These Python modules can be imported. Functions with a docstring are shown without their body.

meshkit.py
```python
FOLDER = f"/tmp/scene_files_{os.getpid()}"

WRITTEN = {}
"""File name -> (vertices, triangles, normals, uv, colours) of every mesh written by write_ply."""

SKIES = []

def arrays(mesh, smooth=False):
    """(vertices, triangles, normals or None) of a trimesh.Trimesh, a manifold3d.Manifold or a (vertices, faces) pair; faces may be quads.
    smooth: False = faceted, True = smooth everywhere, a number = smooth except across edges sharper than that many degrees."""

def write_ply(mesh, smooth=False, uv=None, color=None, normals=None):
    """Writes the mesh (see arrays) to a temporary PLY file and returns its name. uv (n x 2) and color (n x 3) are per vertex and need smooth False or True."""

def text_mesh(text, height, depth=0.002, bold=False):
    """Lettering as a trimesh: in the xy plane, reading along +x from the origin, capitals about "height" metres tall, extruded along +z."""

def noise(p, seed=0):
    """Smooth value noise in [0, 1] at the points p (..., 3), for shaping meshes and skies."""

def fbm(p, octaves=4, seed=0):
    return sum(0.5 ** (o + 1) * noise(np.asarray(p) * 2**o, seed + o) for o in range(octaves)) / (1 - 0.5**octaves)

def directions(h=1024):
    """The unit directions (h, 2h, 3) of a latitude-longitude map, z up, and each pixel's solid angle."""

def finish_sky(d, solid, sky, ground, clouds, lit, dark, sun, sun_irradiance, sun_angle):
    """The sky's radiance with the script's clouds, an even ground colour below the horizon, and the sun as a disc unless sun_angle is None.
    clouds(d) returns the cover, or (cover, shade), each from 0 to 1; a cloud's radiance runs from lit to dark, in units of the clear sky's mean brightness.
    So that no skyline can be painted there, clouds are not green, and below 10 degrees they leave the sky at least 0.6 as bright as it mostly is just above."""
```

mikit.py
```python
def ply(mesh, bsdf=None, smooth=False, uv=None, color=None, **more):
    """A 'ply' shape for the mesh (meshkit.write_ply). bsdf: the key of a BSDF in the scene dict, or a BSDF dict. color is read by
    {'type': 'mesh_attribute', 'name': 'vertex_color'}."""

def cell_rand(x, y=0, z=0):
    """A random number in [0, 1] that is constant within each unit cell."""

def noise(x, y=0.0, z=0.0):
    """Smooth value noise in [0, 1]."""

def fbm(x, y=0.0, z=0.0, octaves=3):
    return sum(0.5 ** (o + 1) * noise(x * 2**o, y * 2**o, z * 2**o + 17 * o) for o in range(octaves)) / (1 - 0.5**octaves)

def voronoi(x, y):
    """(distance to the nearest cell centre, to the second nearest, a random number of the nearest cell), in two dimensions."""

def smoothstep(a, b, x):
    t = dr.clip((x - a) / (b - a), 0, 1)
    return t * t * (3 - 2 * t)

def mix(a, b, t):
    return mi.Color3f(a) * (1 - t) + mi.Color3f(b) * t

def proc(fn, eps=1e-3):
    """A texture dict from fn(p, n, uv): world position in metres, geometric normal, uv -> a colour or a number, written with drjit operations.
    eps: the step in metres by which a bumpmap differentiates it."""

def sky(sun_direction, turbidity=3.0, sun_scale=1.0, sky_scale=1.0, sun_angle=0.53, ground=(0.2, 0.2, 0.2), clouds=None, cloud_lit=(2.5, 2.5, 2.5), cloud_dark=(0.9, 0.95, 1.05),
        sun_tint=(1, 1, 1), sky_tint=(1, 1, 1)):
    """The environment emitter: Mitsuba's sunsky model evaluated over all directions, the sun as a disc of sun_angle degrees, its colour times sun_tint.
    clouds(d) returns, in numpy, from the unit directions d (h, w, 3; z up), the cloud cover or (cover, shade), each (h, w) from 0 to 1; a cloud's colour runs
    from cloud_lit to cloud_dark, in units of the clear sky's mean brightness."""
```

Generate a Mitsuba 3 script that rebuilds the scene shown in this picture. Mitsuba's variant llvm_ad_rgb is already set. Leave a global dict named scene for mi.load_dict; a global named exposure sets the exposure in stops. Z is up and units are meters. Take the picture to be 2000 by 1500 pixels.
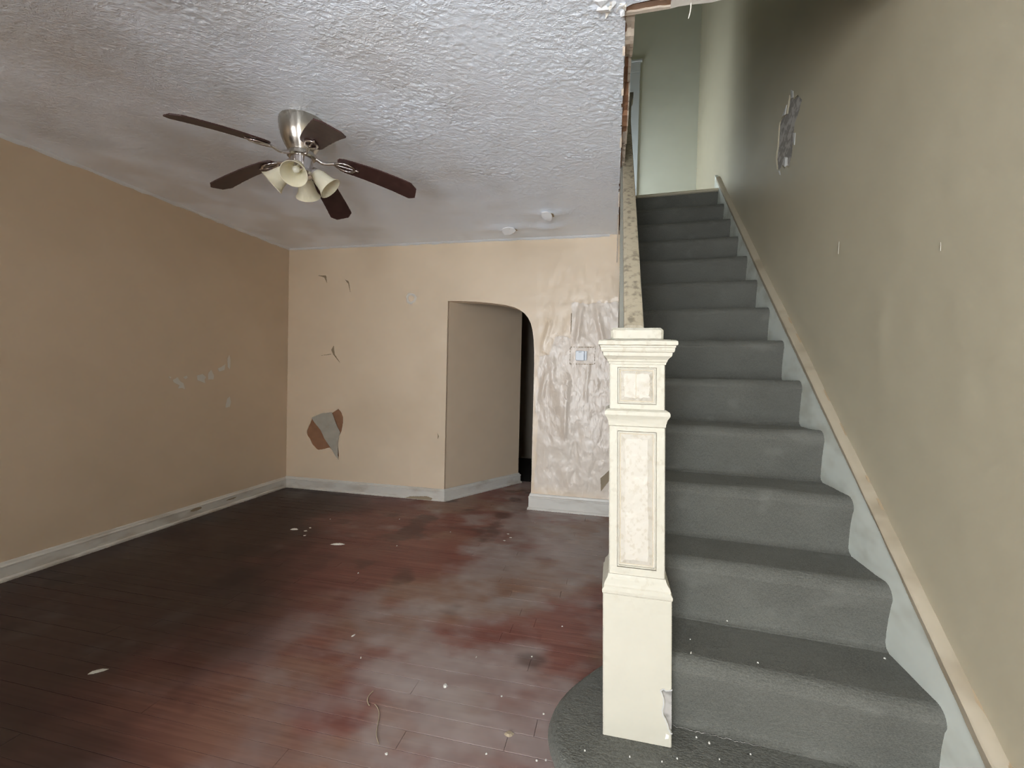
import math, random
import numpy as np, trimesh, drjit as dr, mitsuba as mi
from manifold3d import Manifold, CrossSection
from shapely.geometry import Polygon
import mikit, meshkit
from mikit import proc, noise, fbm, smoothstep, mix

T = mi.ScalarTransform4f
rng = random.Random(7)
scene, labels = {}, {}

# ------------------------------------------------------------------ camera
F = 873.77
R_ = np.array([0.97517066, 0.22012492, 0.02423231]); U_ = np.array([-0.02796961, 0.01387688, 0.99951245]); W_ = np.array([-0.21968133, 0.97537298, -0.01968914])
M = np.eye(4); M[:3, 0], M[:3, 1], M[:3, 2], M[:3, 3] = -R_, U_, W_, (0, 0, 1.194)
scene['camera'] = {'type': 'perspective', 'fov': 2 * math.degrees(math.atan(1000 / F)), 'fov_axis': 'x', 'near_clip': 0.02, 'far_clip': 60.0, 'to_world': T(M)}
exposure = 1.3
# ------------------------------------------------------------------ daylight: the glazed front door and the front window behind the photographer
DOOR_LIGHT = (11.2, 11.9, 12.5)
WINDOW_LIGHT = (2.9, 2.95, 3.05)
LANDING_FILL_LIGHT = (8.8, 9.9, 10.6)  # unseen upstairs panel, added to brighten the landing

# ------------------------------------------------------------------ sizes
H, XL, YB, XR, XW, YF = 2.418, -3.225, 3.932, 0.8155, 0.84, -1.45
RISE, GO, Y0, OV = 0.2, 0.2313, 1.0562, 0.024
SKEW = 0.08
ZU = 14 * RISE            # upper floor
ZC = 5.75                 # upper ceiling
YU = 5.33                 # back wall upstairs


def nose(y):
    return RISE + (y - Y0) * RISE / GO


# ------------------------------------------------------------------ materials
def rgb(c):
    return {'type': 'rgb', 'value': list(c)}


def P(p):
    return p.x, p.y, p.z


def mat(name, color, rough=0.5, spec=0.5, bump=None, bscale=1.0, eps=1e-3, **more):
    b = {'type': 'principled', 'base_color': proc(color) if callable(color) else rgb(color), 'roughness': rough if not callable(rough) else proc(rough), 'specular': spec, **more}
    if bump is not None:
        b = {'type': 'bumpmap', 'arbitrary': proc(bump, eps), 'scale': bscale, 'bsdf': b}
    scene[name] = {'type': 'twosided', 'bsdf': b}
    return name


def wall_tone(base, dirt, scale=1.3):
    def fn(p, n, uv):
        x, y, z = P(p)
        a = fbm(x * scale + 3, y * scale, z * scale, 4)
        b = fbm(x * 9, y * 9 + 7, z * 9, 3)
        c = mix(base, dirt, smoothstep(0.45, 0.75, a) * 0.55 + (b - 0.5) * 0.25)
        return c
    return fn


def paper_edge(x, z):
    # left limit of the area where the paper has been stripped off the back wall
    w = (fbm(z * 9.0, x * 6.0, 3.3, 3) - 0.5) * 0.16
    z = z + 0.09 * (fbm(x * 11.0, z * 3.0, 8.0, 3) - 0.5)
    return dr.select(z < 1.395, -0.655 + w * 0.5, dr.select(z < 1.545, -0.505 + (1.545 - z) * -0.35, dr.select(z < 1.84, -0.37 + w * 0.3, 0.5)))


def back_color(p, n, uv):
    x, y, z = P(p)
    a = fbm(x * 1.3 + 3, y, z * 1.3, 4)
    b = fbm(x * 9, y * 9 + 7, z * 9, 3)
    base = mix((0.73, 0.60, 0.45), (0.63, 0.51, 0.375), smoothstep(0.45, 0.75, a) * 0.6 + (b - 0.5) * 0.3)
    e = paper_edge(x, z)
    m = smoothstep(-0.012, 0.012, x - e) * smoothstep(0.16, 0.30, z + 0.12 * fbm(x * 5, 1.0, 2.0))
    grime = fbm(x * 6, 2.0, z * 2.2, 4)
    bare = mix((0.72, 0.655, 0.59), (0.63, 0.555, 0.485), smoothstep(0.35, 0.7, grime))
    return mix(base, bare, m * 0.7)


def plaster_bump(p, n, uv):
    x, y, z = P(p)
    return fbm(x * 14, y * 14, z * 14, 4)


mat('paint_peach', wall_tone((0.63, 0.505, 0.375), (0.53, 0.42, 0.305)), 0.42, 0.4, plaster_bump, 0.0035)


def back_bump(p, n, uv):
    x, y, z = P(p)
    e = paper_edge(x, z)
    m = smoothstep(-0.02, 0.04, x - e)
    fine = fbm(x * 30, 1.0, z * 14, 3)
    return fbm(x * 14, y * 14, z * 14, 3) * 0.0035 + m * fine * 0.006


mat('paint_back', back_color, 0.33, 0.6, back_bump, 1.0)
mat('paint_olive_cast', wall_tone((0.375, 0.338, 0.248), (0.32, 0.288, 0.21), 0.9), 0.42, 0.4, plaster_bump, 0.003)  # olive cast of the light put into the right wall's paint colour
mat('paint_upstairs', wall_tone((0.58, 0.59, 0.50), (0.50, 0.51, 0.42), 0.9), 0.5, 0.4, plaster_bump, 0.003)
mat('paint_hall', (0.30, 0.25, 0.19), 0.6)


def ceil_color(p, n, uv):
    x, y, z = P(p)
    a = fbm(x * 1.6 + 1.7, y * 1.6 + 0.4, 0.3, 4)
    # grey blotches fading out to the right and brown water stains near the back
    grey_blotch = smoothstep(0.42, 0.72, a)
    c = mix((0.83, 0.89, 0.97), (0.54, 0.55, 0.56), grey_blotch * 0.75 * smoothstep(0.0, -1.1, x + 0.25 * (a - 0.5)))
    stain = smoothstep(0.5, 0.8, fbm(x * 2.3 + 9, y * 2.3, 4.0, 3))
    return mix(c, (0.56, 0.51, 0.45), stain * 0.4 * smoothstep(-0.2, -1.2, x))


def ceil_bump(p, n, uv):
    x, y, z = P(p)
    wx = x + 0.05 * (fbm(x * 7, y * 7, 1.0, 3) - 0.5)
    wy = y + 0.05 * (fbm(x * 7, y * 7, 5.0, 3) - 0.5)
    r1 = 1 - dr.abs(noise(wx * 48, wy * 62, 2.0) * 2 - 1)
    r2 = 1 - dr.abs(noise(wx * 105, wy * 130, 3.0) * 2 - 1)
    reg = smoothstep(0.35, 0.62, fbm(x * 1.9 + 5, y * 1.9, 7.0, 3) + 0.16 * smoothstep(-2.4, -0.6, x) + 0.1 * smoothstep(3.2, 1.6, y))
    return smoothstep(0.5, 1.0, r2) * 0.0009 * (0.22 + reg) + 0.0016 * fbm(x * 80, y * 80, 1.0, 3)


mat('plaster_ceiling', ceil_color, 0.36, 0.5, ceil_bump, 1.0, 8e-4)


def floor_color(p, n, uv):
    x, y, z = P(p)
    row = dr.floor(y / 0.058)
    tone = mikit.cell_rand(row, dr.floor(x / 1.4 + mikit.cell_rand(row, 5) * 3), 3)
    grain = fbm(x * 4 + row * 3.1, y * 90, 0.0, 3)
    red = mix((0.135, 0.040, 0.032), (0.22, 0.085, 0.062), tone * 0.35 + (grain - 0.3) * 0.9)
    brown = mix((0.15, 0.075, 0.052), (0.25, 0.14, 0.095), grain)
    c = mix(red, brown, smoothstep(0.45, 0.66, fbm(x * 2.1 + 4, y * 2.6, 2.0, 4)))
    dust_sheen = smoothstep(0.44, 0.70, 0.55 * fbm(x * 1.7, y * 2.0 + 3, 6.0, 4) + 0.45 * fbm(x * 5.5, y * 7.0, 2.0, 4) + 0.17 * smoothstep(-1.1, -0.2, x + 0.12 * y) - 0.04 - 0.12 * smoothstep(-1.4, -2.8, x))  # dusty grey patches that also paint in floor sheen towards the stairs
    c = mix(c, mix((0.23, 0.185, 0.17), (0.34, 0.30, 0.285), fbm(x * 9, y * 9, 1.0, 3)), dust_sheen * (0.5 + 0.45 * fbm(x * 5, y * 14, 3.0, 3)))
    dark = smoothstep(0.64, 0.78, fbm(x * 3.4 + 11, y * 3.8, 9.0, 4))
    c = mix(c, (0.045, 0.022, 0.018), dark * 0.6)
    # dark finish off the trodden path, plus the left side's dimness painted in
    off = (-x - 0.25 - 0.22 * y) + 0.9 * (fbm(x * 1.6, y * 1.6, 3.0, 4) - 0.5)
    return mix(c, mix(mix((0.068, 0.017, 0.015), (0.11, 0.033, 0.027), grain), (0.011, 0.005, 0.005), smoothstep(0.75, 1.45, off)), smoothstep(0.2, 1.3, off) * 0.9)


def floor_rough(p, n, uv):
    x, y, z = P(p)
    return 0.30 + 0.3 * fbm(x * 3, y * 3.5, 2.0, 4)


def floor_bump(p, n, uv):
    x, y, z = P(p)
    return fbm(x * 6, y * 60, 0.0, 3) * 0.0006 + fbm(x * 9, y * 9, 0.0, 2) * 0.001


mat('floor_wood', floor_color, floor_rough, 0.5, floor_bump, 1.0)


def trim_color(p, n, uv):
    x, y, z = P(p)
    a = fbm(x * 5, y * 5, z * 9, 4)
    return mix((0.62, 0.60, 0.55), (0.45, 0.41, 0.35), smoothstep(0.48, 0.74, a) * 0.8)


mat('trim_white', trim_color, 0.4, 0.5)
mat('caulk', (0.70, 0.72, 0.74), 0.5)


def stringer_color(p, n, uv):
    x, y, z = P(p)
    return mix((0.56, 0.59, 0.54), (0.44, 0.45, 0.395), smoothstep(0.45, 0.75, fbm(x, y * 6, z * 9, 4)))


mat('stringer_paint', stringer_color, 0.45)


def cap_color(p, n, uv):
    x, y, z = P(p)
    a = fbm(x * 6, y * 8, z * 8, 4)
    return mix((0.33, 0.285, 0.212), (0.24, 0.198, 0.138), smoothstep(0.5, 0.8, a) * 0.8)


mat('beige_trim', cap_color, 0.45, 0.5, plaster_bump, 0.004)


def carpet_color(p, n, uv):
    x, y, z = P(p)
    a = noise(x * 420, y * 420, z * 420)
    b = fbm(x * 7, y * 7, z * 7, 4)
    c = mix((0.062, 0.062, 0.055), (0.145, 0.145, 0.128), a * 0.55 + b * 0.45)
    return mix(c, (0.20, 0.20, 0.18), smoothstep(0.60, 0.80, fbm(x * 11 + 2, y * 11, z * 11, 4)) * 0.22)


def carpet_bump(p, n, uv):
    x, y, z = P(p)
    return noise(x * 300, y * 300, z * 300) * 0.0022 + noise(x * 120, y * 120, z * 120) * 0.0015


mat('carpet', carpet_color, 0.95, 0.1, carpet_bump, 1.0, 5e-4, sheen=0.6)


def cream_color(p, n, uv):
    x, y, z = P(p)
    a = fbm(x * 75, y * 75, z * 55, 4)
    worn = smoothstep(0.56, 0.70, a) * smoothstep(0.50, 0.72, z)
    return mix((0.42, 0.398, 0.330), (0.345, 0.31, 0.24), worn * 0.5)


def cream_bump(p, n, uv):
    x, y, z = P(p)
    return fbm(x * 55, y * 55, z * 40, 4) * smoothstep(0.45, 0.7, z)


mat('cream_paint', cream_color, 0.5, 0.3, cream_bump, 0.0035, 6e-4)


def panel_color(p, n, uv):
    x, y, z = P(p)
    return mix((0.43, 0.40, 0.345), (0.36, 0.32, 0.25), smoothstep(0.50, 0.70, fbm(x * 130, y * 130, z * 85, 4)) * 0.6)


mat('cream_groove', (0.39, 0.335, 0.24), 0.6, 0.2)
mat('cream_panel', panel_color, 0.5, 0.3, cream_bump, 0.005, 6e-4)


def rail_color(p, n, uv):
    x, y, z = P(p)
    a = fbm(x * 60, y * 45, z * 45, 4)
    return mix((0.36, 0.31, 0.225), (0.20, 0.17, 0.12), smoothstep(0.42, 0.78, a))


mat('rail_paint', rail_color, 0.5, 0.5, cream_bump, 0.002)
mat('rail_side', (0.24, 0.235, 0.20), 0.55)
mat('tile', (0.64, 0.66, 0.67), 0.6)
mat('lath_wood', lambda p, n, uv: mix((0.16, 0.085, 0.05), (0.30, 0.20, 0.145), fbm(p.x * 40, p.y * 8, p.z * 40, 3)), 0.8, 0.2)
mat('old_plaster', lambda p, n, uv: mix((0.55, 0.48, 0.40), (0.40, 0.33, 0.26), fbm(p.x * 22, p.y * 22, p.z * 22, 3)), 0.9, 0.2)
mat('brown_plaster', lambda p, n, uv: mix((0.34, 0.185, 0.11), (0.24, 0.125, 0.07), fbm(p.x * 20, p.y * 20, p.z * 20, 3)), 0.9, 0.2)
mat('paper_back', lambda p, n, uv: mix((0.44, 0.42, 0.36), (0.36, 0.335, 0.28), fbm(p.x * 25, p.y * 25, p.z * 25, 3)), 0.85, 0.2)
mat('gray_plaster', lambda p, n, uv: mix((0.20, 0.19, 0.175), (0.32, 0.305, 0.285), smoothstep(0.4, 0.62, fbm(p.x * 30, p.y * 30, p.z * 30, 3))), 0.9, 0.2)
mat('crack_dark', (0.30, 0.23, 0.15), 0.9, 0.1)
mat('chip_white', (0.66, 0.63, 0.57), 0.7)
mat('flake_white', (0.84, 0.85, 0.86), 0.6)
mat('flake_grey', (0.40, 0.40, 0.385), 0.7)
mat('crumb', (0.52, 0.50, 0.46), 0.8)
mat('straw', (0.30, 0.24, 0.165), 0.8)
mat('thermostat_white', (0.74, 0.80, 0.86), 0.4)
mat('thermostat_dark', (0.10, 0.11, 0.12), 0.5)
mat('black_gap', (0.015, 0.013, 0.012), 0.9)
mat('blade_wood', lambda p, n, uv: mix((0.030, 0.011, 0.010), (0.055, 0.022, 0.018), fbm(p.x * 30, p.y * 30, p.z * 5, 3)), 0.45, 0.5)
scene['nickel'] = {'type': 'twosided', 'bsdf': {'type': 'principled', 'base_color': rgb((0.46, 0.43, 0.38)), 'metallic': 1.0, 'roughness': 0.22}}
scene['chrome'] = {'type': 'twosided', 'bsdf': {'type': 'principled', 'base_color': rgb((0.62, 0.58, 0.56)), 'metallic': 1.0, 'roughness': 0.12}}
scene['alabaster'] = {'type': 'principledthin', 'base_color': proc(lambda p, n, uv: mix((0.80, 0.75, 0.56), (0.90, 0.87, 0.74), fbm(p.x * 16, p.y * 16, p.z * 16, 3))), 'roughness': 0.3, 'diff_trans': 0.5, 'spec_trans': 0.0}
mat('alabaster_core', (0.66, 0.65, 0.57), 0.4)
mat('brass_strip', (0.55, 0.50, 0.38), 0.35, 0.5, metallic=0.4)
mat('door_paint', (0.52, 0.55, 0.56), 0.4)


# ------------------------------------------------------------------ mesh helpers
def put(key, mesh, bsdf, smooth=False, **more):
    k, n = key, 0
    while k in scene:
        n += 1
        k = f'{key}_{n:03d}'
    scene[k] = mikit.ply(mesh, bsdf, smooth, **more)
    return k


def struct(key, label=None):
    labels[key] = {'kind': 'structure', **({'label': label} if label else {})}


def thing(key, label, cat, group=None):
    labels[key] = {'label': label, 'category': cat, **({'group': group} if group else {})}


def tm(m):
    if isinstance(m, trimesh.Trimesh):
        return m
    d = m.to_mesh()
    return trimesh.Trimesh(np.array(d.vert_properties[:, :3]), np.array(d.tri_verts), process=False)


def cat(*ms):
    return trimesh.util.concatenate([tm(m) for m in ms])


def box(x0, x1, y0, y1, z0, z1):
    return Manifold.cube((x1 - x0, y1 - y0, z1 - z0)).translate((x0, y0, z0))


def bbox(x0, x1, y0, y1, z0, z1, b=0.003):
    pts = []
    for x, sx in ((x0, 1), (x1, -1)):
        for y, sy in ((y0, 1), (y1, -1)):
            for z, sz in ((z0, 1), (z1, -1)):
                pts += [(x + b * sx, y + b * sy, z), (x + b * sx, y, z + b * sz), (x, y + b * sy, z + b * sz)]
    return Manifold.hull_points(np.array(pts))


def ext(poly, axis, a, b):
    """Polygon in the two other axes (in xyz order) extruded from a to b along axis."""
    p = np.array(poly, float)
    area = 0.5 * np.sum(p[:, 0] * np.roll(p[:, 1], -1) - p[:, 1] * np.roll(p[:, 0], -1))
    if area < 0:
        p = p[::-1]
    m = Manifold.extrude(CrossSection([p]), b - a)
    if axis == 'x':
        t = [[0, 0, 1, a], [1, 0, 0, 0], [0, 1, 0, 0]]
    elif axis == 'y':
        t = [[1, 0, 0, 0], [0, 0, 1, a], [0, 1, 0, 0]]
    else:
        t = [[1, 0, 0, 0], [0, 1, 0, 0], [0, 0, 1, a]]
    return m.transform(np.array(t, float))


def lathe(profile, n=48):
    """Revolve (r, z) about z."""
    pr = np.array(profile, float)
    a = np.linspace(0, 2 * math.pi, n, endpoint=False)
    v = np.stack([pr[:, None, 0] * np.cos(a), pr[:, None, 0] * np.sin(a), np.broadcast_to(pr[:, None, 1], (len(pr), n))], -1).reshape(-1, 3)
    f = []
    for i in range(len(pr) - 1):
        for j in range(n):
            k = (j + 1) % n
            f += [[i * n + j, i * n + k, (i + 1) * n + k], [i * n + j, (i + 1) * n + k, (i + 1) * n + j]]
    m = trimesh.Trimesh(v, f, process=False)
    m.merge_vertices()
    m.update_faces(m.nondegenerate_faces())
    return m


def loft(rings, caps=True):
    r = np.array(rings, float)
    k, n = r.shape[:2]
    v, f = r.reshape(-1, 3), []
    for i in range(k - 1):
        for j in range(n):
            l = (j + 1) % n
            f += [[i * n + j, i * n + l, (i + 1) * n + l], [i * n + j, (i + 1) * n + l, (i + 1) * n + j]]
    if caps:
        for ring, flip in ((0, True), (k - 1, False)):
            c = len(v)
            v = np.vstack([v, r[ring].mean(0)])
            for j in range(n):
                l = (j + 1) % n
                t = [ring * n + j, ring * n + l, c]
                f.append(t[::-1] if flip else t)
    m = trimesh.Trimesh(v, f, process=False)
    if m.volume < 0:
        m.invert()
    return m


def square_lathe(profile):
    return loft([[(h, -h, z), (h, h, z), (-h, h, z), (-h, -h, z)] for h, z in profile])


def tube(path, r, n=10):
    p = np.array(path, float)
    r = np.broadcast_to(np.array(r, float), (len(p),))
    t = np.gradient(p, axis=0)
    t /= np.linalg.norm(t, axis=1, keepdims=True)
    ref = np.array([0, 0, 1.0]) if abs(t[0, 2]) < 0.9 else np.array([1.0, 0, 0])
    rings = []
    for q, d, rr in zip(p, t, r):
        a = np.cross(d, ref); a /= np.linalg.norm(a)
        b = np.cross(d, a)
        rings.append([q + rr * (math.cos(u) * a + math.sin(u) * b) for u in np.linspace(0, 2 * math.pi, n, endpoint=False)])
    return loft(rings)


def spline(pts, n=60, closed=False):
    from scipy.interpolate import splprep, splev
    p = np.array(pts, float)
    tck, _ = splprep(p.T, s=0, k=min(3, len(p) - 1), per=closed)
    return np.array(splev(np.linspace(0, 1, n), tck)).T


def rag(pts, amp, step, seed):
    """Subdivide a polyline and jitter it: broken edges."""
    r = random.Random(seed)
    out = []
    for a, b in zip(pts[:-1], pts[1:]):
        a, b = np.array(a), np.array(b)
        L = np.linalg.norm(b - a)
        k = max(1, int(L / step))
        d = (b - a) / L
        nrm = np.array([-d[1], d[0]])
        for i in range(k):
            t = (i + (r.uniform(-.3, .3) if i else 0)) / k
            out.append(a + (b - a) * t + nrm * (r.uniform(-amp, amp) if i else 0))
    out.append(np.array(pts[-1]))
    return [tuple(q) for q in out]


def push(m, fn):
    m = tm(m)
    v = np.array(m.vertices)
    m = trimesh.Trimesh(fn(v), m.faces, process=False)
    return m


# ------------------------------------------------------------------ floor
struct('floor', 'worn red-brown wooden floor boards with grey patches, part dusty and part painted sheen')
put('floor', box(XL - .1, XW, YF, 6.5, -0.12, -0.012), 'black_gap')
rb = random.Random(3)
pw = 0.0795
tones = []
unit = {}
y, row = YF + 0.35, 0
boards = []
while y < 4.9:
    x = XL + 0.005 - rb.uniform(0, 1.0)
    x1 = 0.82 if y < 1.2 else 0.06
    if y > YB:
        x, x1 = -1.9, -0.02
    while x < x1 - 0.02:
        L = rb.uniform(1.1, 2.1)
        a, b = max(x, XL + .004 if y < YB else -1.9), min(x + L, x1)
        if x1 - b < 0.25:
            b = x1
        if b - a > 0.04:
            boards.append((a, b, y))
        x = b
    y += pw
for a, b, yy in boards:
    dz = rb.uniform(-0.0007, 0.0)
    m = bbox(a + .0006, b - .0006, yy + .0007, yy + pw - .0007, -0.018, dz, 0.0006)
    tilt = rb.uniform(-1, 1) * 0.0005
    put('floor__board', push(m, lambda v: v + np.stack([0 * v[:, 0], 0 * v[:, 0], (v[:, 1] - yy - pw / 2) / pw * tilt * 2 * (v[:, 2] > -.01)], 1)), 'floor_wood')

# ------------------------------------------------------------------ walls
struct('wall_left', 'tan painted left wall with a row of white paint chips')
put('wall_left', box(XL - 0.12, XL, YF, YB + 0.12, -0.05, H + 0.3), 'paint_peach')
for poly in ([(2.719, 1.096), (2.754, 1.117), (2.78, 1.083), (2.803, 1.071), (2.817, 1.024), (2.79, 1.036), (2.759, 1.03), (2.772, 1.054), (2.724, 1.08)], [(2.685, 1.125), (2.706, 1.117), (2.698, 1.107)],
             [(2.802, 1.117), (2.829, 1.13), (2.839, 1.113), (2.821, 1.102)], [(2.918, 1.13), (2.966, 1.143), (3.001, 1.117), (2.985, 1.10), (2.992, 1.068), (2.923, 1.095)],
             [(3.017, 1.099), (3.019, 1.148), (3.046, 1.18), (3.073, 1.131), (3.068, 1.099)], [(3.109, 1.19), (3.146, 1.205), (3.184, 1.229), (3.174, 1.178), (3.12, 1.165)],
             [(3.203, 1.272), (3.222, 1.31), (3.236, 1.268), (3.229, 1.186), (3.209, 1.202)], [(3.189, .856), (3.205, .93), (3.232, .952), (3.244, .899), (3.234, .862)]):
    put('wall_left__paint_chip', ext(poly, 'x', XL - .002, XL + .0012), 'chip_white')
labels['wall_left__paint_chip'] = {'label': 'ragged white patch of bared plaster'}

struct('wall_back', 'peach back wall with a rounded passage opening and peeling paper')
arch = [(-1.512, -0.1), (-1.515, 1.868), (-1.40, 1.866), (-1.25, 1.859), (-1.094, 1.844), (-0.96, 1.824), (-0.88, 1.803), (-0.832, 1.781), (-0.79, 1.752), (-0.755, 1.712), (-0.728, 1.662), (-0.711, 1.60), (-0.699, 1.52), (-0.692, 1.42), (-0.688, 1.30), (-0.687, -0.1)]
hole = [(-2.93, .713), (-2.96, .65), (-2.992, .581), (-2.986, .54), (-2.956, .506), (-2.925, .451), (-2.866, .40), (-2.814, .406), (-2.733, .431), (-2.66, .38), (-2.623, .335), (-2.63, .42), (-2.65, .50), (-2.60, .60), (-2.584, .683), (-2.585, .744), (-2.609, .793), (-2.638, .82), (-2.711, .774), (-2.82, .755)]
low = [(-.081, .321), (-.011, .393), (.02, .379), (.02, .313), (-.008, .302), (-.074, .206)]
wb = ext([(XL - .1, -.05), (0.031, -.05), (0.031, H + .02), (XL - .1, H + .02)], 'y', YB, YB + .12) - ext(arch, 'y', YB - .1, YB + .3)
wb = wb - ext(hole, 'y', YB - .05, YB + .009) - ext(low, 'y', YB - .05, YB + .008)
wb = wb.refine_to_length(0.016)


def np_edge(z):
    return np.where(z < 1.395, -0.655, np.where(z < 1.545, -0.505 - (1.545 - z) * .35, np.where(z < 1.84, -0.37, 0.5)))


def wrinkle(v):
    x, z = v[:, 0], v[:, 2]
    front = (v[:, 1] < YB + .002).astype(float)
    d = 0.004 * (meshkit.fbm(np.stack([x * 2.5, z * 0 + .5, z * 2.5], 1), 3, 4) - .5)
    keep = np.clip((z - .14) / .1, 0, 1) * np.clip((2.3 - z) / .2, 0, 1)
    zone = np.clip((x + .69) / .05, 0, 1) * keep
    e = np_edge(z + .10 * (meshkit.fbm(np.stack([x * 11, z * 0 + 3, z * 3], 1), 3, 21) - .5)) + .12 * (meshkit.fbm(np.stack([x * 6, z * 9, z * 0 + 5], 1), 3, 22) - .5)
    d += zone * 0.004 / (1 + np.exp(-(x - e) / .004))               # stripped paper lies deeper
    q = np.stack([x * 9 + .35 * z, z * 0 + 1, z * 2.2], 1)
    d += zone * 0.013 * (meshkit.fbm(q, 4, 11) - .5) + zone * .006 * (meshkit.fbm(q * [2.6, 1, 2.2], 3, 12) - .5)
    for x0, z0, z1, w, h, lean in ((-.395, .62, 1.24, .016, -.009, .03), (-.60, .95, 1.25, .02, -.008, .22), (-.45, .85, 1.2, .05, -.008, 0), (-.30, 1.45, 1.86, .018, -.010, .10), (-.12, 1.40, 1.86, .02, -.009, -.22),
                                  (-.22, .95, 1.35, .012, -.006, .05), (-.52, 1.05, 1.4, .03, -.007, -.1), (-.30, .25, .8, .04, .005, .05), (-.58, 1.42, 1.72, .02, -.006, .3)):
        c = x0 + lean * (z - (z0 + z1) / 2)
        t = np.clip((z - z0) / .08, 0, 1) * np.clip((z1 - z) / .08, 0, 1)
        d += zone * 1.5 * h * t * np.exp(-((x - c) / w) ** 2)
    v = v.copy()
    v[:, 1] += d * front
    return v


put('wall_back', push(wb, wrinkle), 'paint_back', 35)
struct('wall_back')
labels['wall_back']['label'] = 'peach back wall with a rounded passage opening and peeling paper'
put('wall_back__bared_plaster', ext(hole, 'y', YB + .007, YB + .02), 'brown_plaster')
labels['wall_back__bared_plaster'] = {'label': 'brown plaster bared by torn wallpaper'}
put('wall_back__bared_plaster', ext(low, 'y', YB + .006, YB + .02), 'straw')
# the flap of torn paper folded over to the right, its grey back showing
fl = [(-2.925, .722), (-2.82, .768), (-2.711, .784), (-2.665, .69), (-2.616, .59), (-2.636, .457), (-2.623, .318), (-2.716, .437), (-2.775, .52), (-2.835, .615), (-2.90, .69)]
flap = ext(fl, 'y', 0, .0015).refine_to_length(.02)


def curl(v):
    # rises from the wall towards the left, free edge
    s = np.clip(((-2.60 - v[:, 0]) * .8 + (v[:, 2] - .55) * -.35) / .30, 0, 1)
    o = v.copy()
    o[:, 1] = YB - .003 - v[:, 1] - .030 * s ** 1.4 - .004 * np.sin(v[:, 2] * 40)
    return o


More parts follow.
